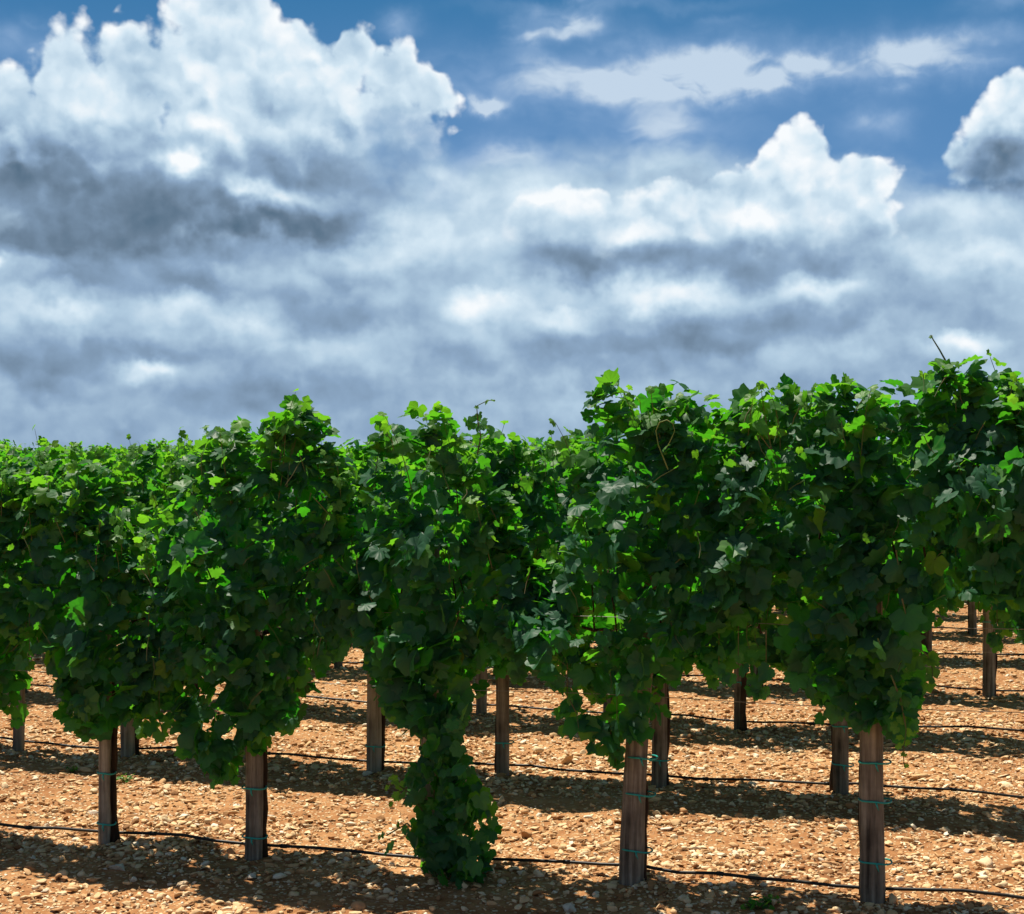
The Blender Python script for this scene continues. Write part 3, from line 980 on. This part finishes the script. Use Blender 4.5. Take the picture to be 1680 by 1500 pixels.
def stake_at(row, xpx, rad, lean, ties, label, height, r, group, foot=None):
    X, Y, t = row_point(row, xpx)
    if foot is not None:
        Y = F * EYE / (foot - 745.0); X = (xpx - 840) / F * Y
    v, f = stake_mesh(r, height, rad, lean)
    o = mesh_obj('wooden_stake', v, f, STAKE)
    o.location = (X, Y, float(ground_z(X, Y)))
    o.rotation_euler = (0, 0, ROTZ)
    tag(o, label, 'stake', group)
    for ty in ties:
        z = EYE - (ty - 745.0) * Y / F
        tv, tf = tie_mesh(r, rad * (1.06 - .12 * z / height), rad * .5)
        tb = mesh_obj('tie', tv, tf, TIE, o)
        tb.location = (lean * z, 0, z)
    return o, X, Y


def vine_at(row, xpx, cell, topf, botf, n_leaf, r, label, group, width=.27, shoots=12, tuft=0.0, rough=.06, hide=0.0, light=False, size=(.042, .078), srad=.05, trunk_side=1, X=None, Y=None, t0=None):
    root = empty('grapevine', (X, Y, float(ground_z(X, Y))), ROTZ)
    tag(root, label, 'grapevine', group)
    tv, tf = trunk_mesh(random.Random(int(xpx) + 77 * row), trunk_side, stake_rad=srad, arm=min(abs(cell[0]), abs(cell[1])) * .5, height=1.4 if xpx > 1300 and row < 2 else 1.06)
    mesh_obj('trunk', tv, tf, TRUNK, root)
    P, Fc, A, RB, cyl = canopy(r, cell, lambda q: topf(q + t0), lambda q: botf(q + t0), n_leaf, width, light, size, shoots, 0.0, rough, tuft, hide, .12 if (row == 0 and xpx > 900) else .3, .16 if row == 0 else .3, row == 1 and xpx == 613)
    foliage_object(P, Fc, A, RB, cyl, root)
    return root


def loose_shoot(root, name, base, path_rel, leaf_specs, seed, cane=CANE, rad=(.004, .0015)):
    """A single shoot standing clear of the canopy, its leaves part of the same mesh. Coordinates in the vine's own frame."""
    r = np.random.default_rng(seed)
    path = [np.array(base) + np.array(p) for p in path_rel]
    cyl = [tube(path, list(np.linspace(rad[0], rad[1], len(path))), 6, cap=False)]
    pos = np.array([np.array(base) + np.array(s[0]) for s in leaf_specs]).reshape(-1, 3)
    n = len(pos)
    if n:
        sz = np.array([s[1] for s in leaf_specs]); age = np.array([s[2] for s in leaf_specs])
        nrm = np.stack([r.normal(0, .5, n), r.normal(-.7, .4, n), r.uniform(.1, .8, n)], 1)
        tip = np.stack([r.normal(0, .7, n), r.normal(0, .3, n), r.normal(-.6, .5, n)], 1)
        P, Fc, A, RB = make_leaves(r, pos, nrm, tip, sz, age)
    else:
        P, Fc, A, RB = np.zeros((0, 3)), np.zeros((0, 3), np.int32), np.zeros(0), np.zeros(0)
    o = foliage_object(P, Fc, A, RB, cyl, root, name)
    o.data.materials[1] = cane
    return o


ts0 = [row_point(0, q[0])[2] for q in FRONT]
front_roots = {}
for i, (xp, foot, rad, lean, ties, vlab, slab) in enumerate(FRONT):
    r = np.random.default_rng((400, 401, 463, 403, 404, 405, 406)[i])
    X, Y, t0 = row_point(0, xp)
    if foot is not None:
        stake_at(0, xp, rad, lean, ties, slab, 1.2 if xp == 415 else 1.5, random.Random(50 + i), 'stakes of the front row')
    lo = (ts0[i - 1] - t0) / 2 if i else -.45
    hi = (ts0[i + 1] - t0) / 2 if i + 1 < len(ts0) else .45
    cell = (lo - .05, hi + .05)
    q = np.linspace(*cell, 60)
    area = float(np.mean(np.clip(TOP0(q + t0) - BOT0(q + t0), 0, None))) * (cell[1] - cell[0])
    wd = .33 if xp > 900 else .32
    front_roots[xp] = vine_at(0, xp, cell, TOP0, BOT0, int((980 if xp > 900 else 860) * area), r, vlab, 'vines of the front row', wd, 17, 1.0 if xp < 900 else .3, .06, lean, False, (.040, .080), rad,
                              -1 if xp in (1432,) else 1, X, Y, t0)

ts1 = [row_point(1, q[0])[2] for q in SECOND]
for i, (xp, rad, ties, vlab, slab) in enumerate(SECOND):
    if vlab is None:
        continue
    r = np.random.default_rng(500 + i)
    X, Y, t0 = row_point(1, xp)
    stake_at(1, xp, rad, random.uniform(-.015, .015), ties, slab or 'second row stake hidden behind the foliage ' + ('of the warm brown front stake' if xp < 800 else 'at the right edge'), 1.62, random.Random(80 + i), 'stakes of the second row')
    lo = (ts1[i - 1] - t0) / 2; hi = (ts1[i + 1] - t0) / 2
    cell = (lo - .05, hi + .05)
    q = np.linspace(*cell, 60)
    area = float(np.mean(np.clip(TOP1(q + t0) - BOT1(q + t0), 0, None))) * (cell[1] - cell[0])
    vine_at(1, xp, cell, TOP1, BOT1, int(740 * area), r, vlab, 'vines of the second row', .31, 12, .45, .15, 0.0, False, (.041, .080), rad, 1 if i % 2 else -1, X, Y, t0)

# vines of the rows behind: a few individuals, then copies of each with its parts
protos, stake_protos = [], []
for k in range(6):
    r = np.random.default_rng(700 + k)
    a0, a1, a2 = r.uniform(0, 6.28, 3)
    topf = lambda q, a0=a0, a1=a1: 1.93 + .05 * np.sin(q * 6.5 + a0) + .035 * np.sin(q * 15 + a1)
    botf = lambda q, a0=a0, a2=a2: .84 - .16 * np.exp(-(q / .16) ** 2) + .07 * np.sin(q * 9 + a2)
    root = empty('grapevine', (0, 0, 0), ROTZ)
    tv, tf = trunk_mesh(random.Random(900 + k), 1 if k % 2 else -1)
    mesh_obj('trunk', tv, tf, TRUNK, root)
    P, Fc, A, RB, cyl = canopy(r, (-.5, .5), topf, botf, 700, .28, True, (.048, .088), 9)
    foliage_object(P, Fc, A, RB, cyl, root)
    protos.append(root)
    v, f = stake_mesh(random.Random(930 + k), 1.6, .037 + .004 * (k % 3))
    sp = mesh_obj('wooden_stake', v, f, STAKE)
    tv, tf = tie_mesh(random.Random(960 + k), .038 + .004 * (k % 3), .02)
    tb = mesh_obj('tie', tv, tf, TIE, sp); tb.location = (0, 0, .34 + .05 * k)
    stake_protos.append(sp)

KNOWN = {2: [35, 175, 320, 470, 632, 790, 1000, 1213, 1440, 1722], 3: [60, 215, 385, 555, 715, 885, 1060, 1240, 1428, 1622], 4: [20, 165, 310, 470, 630, 790, 960, 1150, 1330, 1523, 1690]}
used_v, used_s = set(), set()
N_ROWS = 12
for row in range(2, N_ROWS):
    if row in KNOWN:
        cols = KNOWN[row]
    else:
        _, _, ta = row_point(row, -230); _, _, tb_ = row_point(row, 1900)
        cols = None
        tt = np.arange(ta + (row * .37) % .9, tb_, .92)
    pts = []
    if cols:
        for c in cols:
            X, Y, t = row_point(row, c); pts.append((X, Y))
    else:
        for t in tt:
            t += random.uniform(-.05, .05)
            pts.append((t * RU[0], ROW0 + row * ROWSTEP + t * RU[1]))
    n_in = len(pts)
    if cols:   # the row goes on outside the frame
        for c in (-130, -290, 1880, 2060):
            X, Y, t = row_point(row, c); pts.append((X, Y))
    for n_, (X, Y) in enumerate(pts):
        k = random.randrange(6)
        o = protos[k] if k not in used_v else copy_tree(protos[k])
        used_v.add(k)
        o.location = (X, Y, float(ground_z(X, Y)))
        o.rotation_euler = (0, 0, ROTZ + (pi if random.random() < .5 else 0))
        o.scale = (random.uniform(.98, 1.08), random.uniform(.9, 1.1), random.uniform(.945, 1.045))
        if row <= 4 and n_ >= n_in:
            tag(o, f'grapevine of the {ORD[row]} row back standing just outside the picture edge', 'grapevine', f'vines of the {ORD[row]} row')
        elif row <= 4:
            tag(o, f'grapevine standing {ORD[n_]} from the left in the {ORD[row]} row back', 'grapevine', f'vines of the {ORD[row]} row')
        else:
            tag(o, 'grapevine of the far rows, only its leafy top showing over nearer vines', 'grapevine', 'vines of the far rows')
        if row <= 5:
            k = random.randrange(6)
            s = stake_protos[k] if k not in used_s else copy_tree(stake_protos[k])
            used_s.add(k)
            s.location = (X, Y - .0, float(ground_z(X, Y)))
            s.rotation_euler = (random.uniform(-.012, .012), random.uniform(-.02, .02), ROTZ)
            if row <= 4 and n_ >= n_in:
                tag(s, f'wooden stake of the {ORD[row]} row back just outside the picture edge', 'stake', f'stakes of the {ORD[row]} row')
            elif row <= 4:
                tag(s, f'wooden stake standing {ORD[n_]} from the left in the {ORD[row]} row back', 'stake', f'stakes of the {ORD[row]} row')
            else:
                tag(s, 'brown wooden stake deep between the far vines', 'stake', 'stakes of the far rows')
for k in range(6):
    for pool, used in ((protos, used_v), (stake_protos, used_s)):
        if k not in used:
            for ch in list(pool[k].children): bpy.data.objects.remove(ch)
            bpy.data.objects.remove(pool[k])

# ------------------------------------------------------------------ single shoots, base shoots, hanging pieces of the front vines
def local0(xp_vine, x, y, dy=-.25):
    """Coordinates in a front vine's frame of a spot measured on the photo, dy metres across the row."""
    Xv, Yv, tv_ = row_point(0, xp_vine)
    k = (x - 840.0) / F
    d = ROW0 + dy / cos(TH)
    t = k * d / (RU[0] - k * RU[1])
    Y = d + t * RU[1]
    ox, oy = t * RU[0] - Xv, Y - Yv
    return np.array([ox * RU[0] + oy * RU[1], ox * RN[0] + oy * RN[1], EYE - (y - 745.0) * Y / F])


def along(vine, pts, dy=-.25):
    return [local0(vine, x, y, dy) for x, y in pts]


def px_shoot(vine, name, pts, leaves, seed, dy=-.25, cane=CANE, rad=(.004, .0015)):
    P = along(vine, pts, dy)
    L = [(local0(vine, x, y, dy), s, a) for x, y, s, a in leaves]
    return loose_shoot(front_roots[vine], name, (0, 0, 0), P, L, seed, cane, rad)


px_shoot(706, 'upright_shoot', [(783, 745), (789, 715), (784, 690), (782, 665), (800, 656), (812, 655)],
         [(775, 692, .042, .3), (789, 694, .045, .2), (766, 690, .03, .2), (786, 680, .03, .5), (799, 657, .018, .9), (809, 655, .014, 1), (783, 668, .018, .8)], 61, .0)
px_shoot(1432, 'upright_shoot', [(1568, 625), (1556, 603), (1541, 576), (1531, 560), (1527, 552)], [(1572, 600, .022, .9), (1584, 596, .018, 1), (1528, 555, .012, .5)], 62, .0, rad=(.005, .002))
px_shoot(1037, 'tendril', [(1096, 775), (1080, 735), (1076, 712), (1082, 698), (1094, 694), (1104, 700), (1107, 712), (1100, 728), (1092, 742)], [], 63, -.40, TENDRIL, (.0030, .0014))
px_shoot(1432, 'hanging_shoot', [(1462, 1110), (1478, 1150), (1487, 1200), (1482, 1240), (1484, 1262)],
         [(1470, 1140, .04, .35), (1484, 1150, .035, .7), (1462, 1158, .045, .15), (1492, 1170, .045, .1), (1480, 1182, .03, .8), (1470, 1196, .03, .6), (1494, 1200, .032, .8), (1478, 1213, .022, .95), (1490, 1222, .022, .95),
          (1474, 1226, .02, .9), (1484, 1240, .018, 1), (1486, 1258, .014, 1), (1495, 1150, .05, .05), (1468, 1170, .04, .5), (1498, 1188, .04, .1)], 64, -.3)
px_shoot(1432, 'hanging_shoot', [(1500, 1060), (1522, 1078), (1530, 1100), (1530, 1128)], [(1526, 1082, .045, .7), (1536, 1088, .03, .3), (1530, 1112, .05, .5), (1524, 1126, .04, .55), (1504, 1076, .02, .6)], 65, -.2)
px_shoot(1432, 'large_leaf', [(1470, 905), (1474, 930)], [(1474, 935, .066, .05)], 66, -.30)
px_shoot(1432, 'large_leaf', [(1480, 985), (1486, 1010)], [(1486, 1012, .088, .05), (1494, 1050, .055, .1)], 67, -.32)
px_shoot(1432, 'large_leaf', [(1440, 1050), (1445, 1062)], [(1444, 1068, .058, .25)], 68, -.46)
px_shoot(1037, 'hanging_shoot', [(1000, 1190), (1004, 1225), (1012, 1262)], [(1000, 1215, .055, .05), (1012, 1232, .05, .1), (1006, 1248, .05, .05), (1018, 1256, .045, .1), (1008, 1200, .05, .05), (992, 1236, .03, .3)], 69, -.1)
px_shoot(415, 'hanging_shoot', [(360, 1200), (368, 1240), (376, 1280)], [(350, 1225, .06, 0), (366, 1240, .06, 0), (376, 1262, .05, 0), (382, 1275, .035, .1), (345, 1205, .06, 0), (340, 1240, .05, 0)], 70, .05)
px_shoot(172, 'hanging_shoot', [(250, 1150), (264, 1190), (268, 1212)], [(256, 1170, .055, 0), (270, 1185, .05, 0), (262, 1205, .045, 0), (246, 1190, .05, 0), (282, 1170, .045, 0)], 71, -.05)

# leafy base shoots that clothe the foot of the fourth front vine
r = np.random.default_rng(88)
n = 430
fz = r.random(n) ** .9
px = np.where(fz < .45, 745, 728) + np.clip(r.normal(0, 1, n), -1.5, 1.5) * np.interp(fz, [0, .25, .5, .66, .8, 1], [24, 42, 40, 28, 15, 24])
py = 1448 - fz * 290
pos = np.array([local0(706, a, b, c) for a, b, c in zip(px, py, r.normal(-.12, .10, n))])
nrm = np.stack([r.normal(0, .8, n), r.normal(-.6, .7, n), r.normal(.5, .5, n)], 1)
tipd = np.stack([r.normal(0, .5, n), r.normal(-.2, .3, n), r.normal(-1, .3, n)], 1)
extra = [(644, 1278, .03, .8), (656, 1286, .034, .7), (662, 1300, .04, .5), (636, 1290, .022, .9), (652, 1305, .03, .6), (668, 1285, .03, .4), (640, 1318, .016, .7), (672, 1310, .04, .2),
         (628, 1368, .026, .1), (640, 1385, .036, 0), (622, 1372, .016, .1), (634, 1396, .02, 0), (666, 1360, .03, .1), (652, 1352, .018, .2)]
sz = r.uniform(.032, .062, n)
ag = np.clip(r.normal(0, .08, n), 0, 1)
cyl = [tube(along(706, pts_, -.1), [.005, .004, .003, .0015], 6, cap=False) for pts_ in
       ([(718, 1440), (742, 1360), (752, 1280), (760, 1200)], [(716, 1445), (735, 1390), (770, 1340), (780, 1270)], [(710, 1445), (715, 1380), (712, 1300), (722, 1230)])]
low = fz < .68
for part_, sel_, stems_ in (('base_shoots', low, cyl), ('hanging_shoot', ~low, [tube(along(706, [(722, 1120), (738, 1180), (744, 1262)], -.1), [.004, .003, .002], 6, cap=False)])):
    P, Fc, A, RB = make_leaves(r, pos[sel_], nrm[sel_], tipd[sel_], sz[sel_], ag[sel_])
    foliage_object(P, Fc, A, RB, stems_, front_roots[706], part_)
px_shoot(706, 'side_shoot', [(712, 1440), (700, 1340), (672, 1300), (642, 1280)], extra[:8], 91, -.1, CANE, (.006, .003))
px_shoot(706, 'side_shoot', [(716, 1440), (700, 1380), (668, 1350), (634, 1370)], extra[8:], 92, -.1, CANE, (.006, .003))

# ------------------------------------------------------------------ drip hoses and wires
def row_line(name, row, z, rad, mat, sag, seg_len, label, cat, group, off=0.0, wob=0.0, drippers=False):
    r = random.Random(row * 13 + int(z * 100))
    _, _, ta = row_point(row, -260); _, _, tb_ = row_point(row, 1950)
    n = int((tb_ - ta) / seg_len)
    path = []
    for i in range(n + 1):
        t = ta + (tb_ - ta) * i / n
        X = t * RU[0] + off * RN[0]; Y = ROW0 + row * ROWSTEP + t * RU[1] + off * RN[1]
        zz = z + (float(ground_z(X, Y)) if z < .2 else 0) + sag * sin(t * 3.4 + row) + r.uniform(-wob, wob)
        path.append((X, Y, zz))
    parts = [tube(path, rad, 8 if rad > .004 else 5)]
    if drippers:
        for i in range(2, n - 2, 4):
            a = np.array(path[i]); d = np.array(path[i + 1]) - a
            parts.append(tube([a, a + d * .18], rad * 1.45, 8))
    v, f = merge(parts)
    o = mesh_obj(name, v, f, mat)
    tag(o, label, cat, group)


HNAME = ['front row, nearest the camera', 'second row, behind the front stakes', 'third row back', 'fourth row back', 'fifth row back', 'sixth row back']
for row in range(0, 6):
    row_line('drip_hose', row, .045, .0075, HOSE, .006, .17, 'black drip hose stretched along the feet of the ' + HNAME[row], 'hose', 'drip hoses along the rows', .07, .003, True)
for row in range(0, 4):
    for z, nm in ((.84, 'lower'), (1.18, 'upper')):
        row_line('trellis_wire', row, z, .0016, WIRE, .006, .3, f'thin {nm} steel wire running through the vines of the {HNAME[row]}', 'wire', 'trellis wires', -.06)

# ------------------------------------------------------------------ small weeds
for i, (x, y, lab, s) in enumerate([(1243, 1492, 'small green weed at the bottom edge left of the split stake', .05), (1262, 1488, 'tiny weed tuft beside the bottom edge weed', .03),
                                    (205, 1287, 'small yellow green weed behind the thin left stake', .04), (118, 1268, 'tiny weed in the shade at the left, second row', .03)]):
    gx, gy = ground_at(x, y)
    r = np.random.default_rng(300 + i); n = 22
    a = r.uniform(0, 2 * pi, n); rad = r.uniform(.2, 1, n) * s * 1.3
    pos = np.stack([np.cos(a) * rad, np.sin(a) * rad, r.uniform(.01, s * 1.1, n)], 1)
    nrm = np.stack([r.normal(0, .4, n), r.normal(-.2, .4, n), r.uniform(.4, 1, n)], 1)
    tipd = np.stack([np.cos(a), np.sin(a), r.normal(.1, .2, n)], 1)
    P, Fc, A, RB = make_leaves(r, pos, nrm, tipd, r.uniform(.25, .5, n) * s, np.clip(r.normal(.35, .2, n), 0, 1), True)
    cyl = [tube([(0, 0, -.01), tuple(p * .6), tuple(p)], [.002, .0015, .001], 4, cap=False) for p in pos]
    o = foliage_object(P, Fc, A, RB, cyl, None, 'weed')
    o.location = (gx, gy, float(ground_z(gx, gy)))
    tag(o, lab, 'weed', 'weeds on the bare soil')
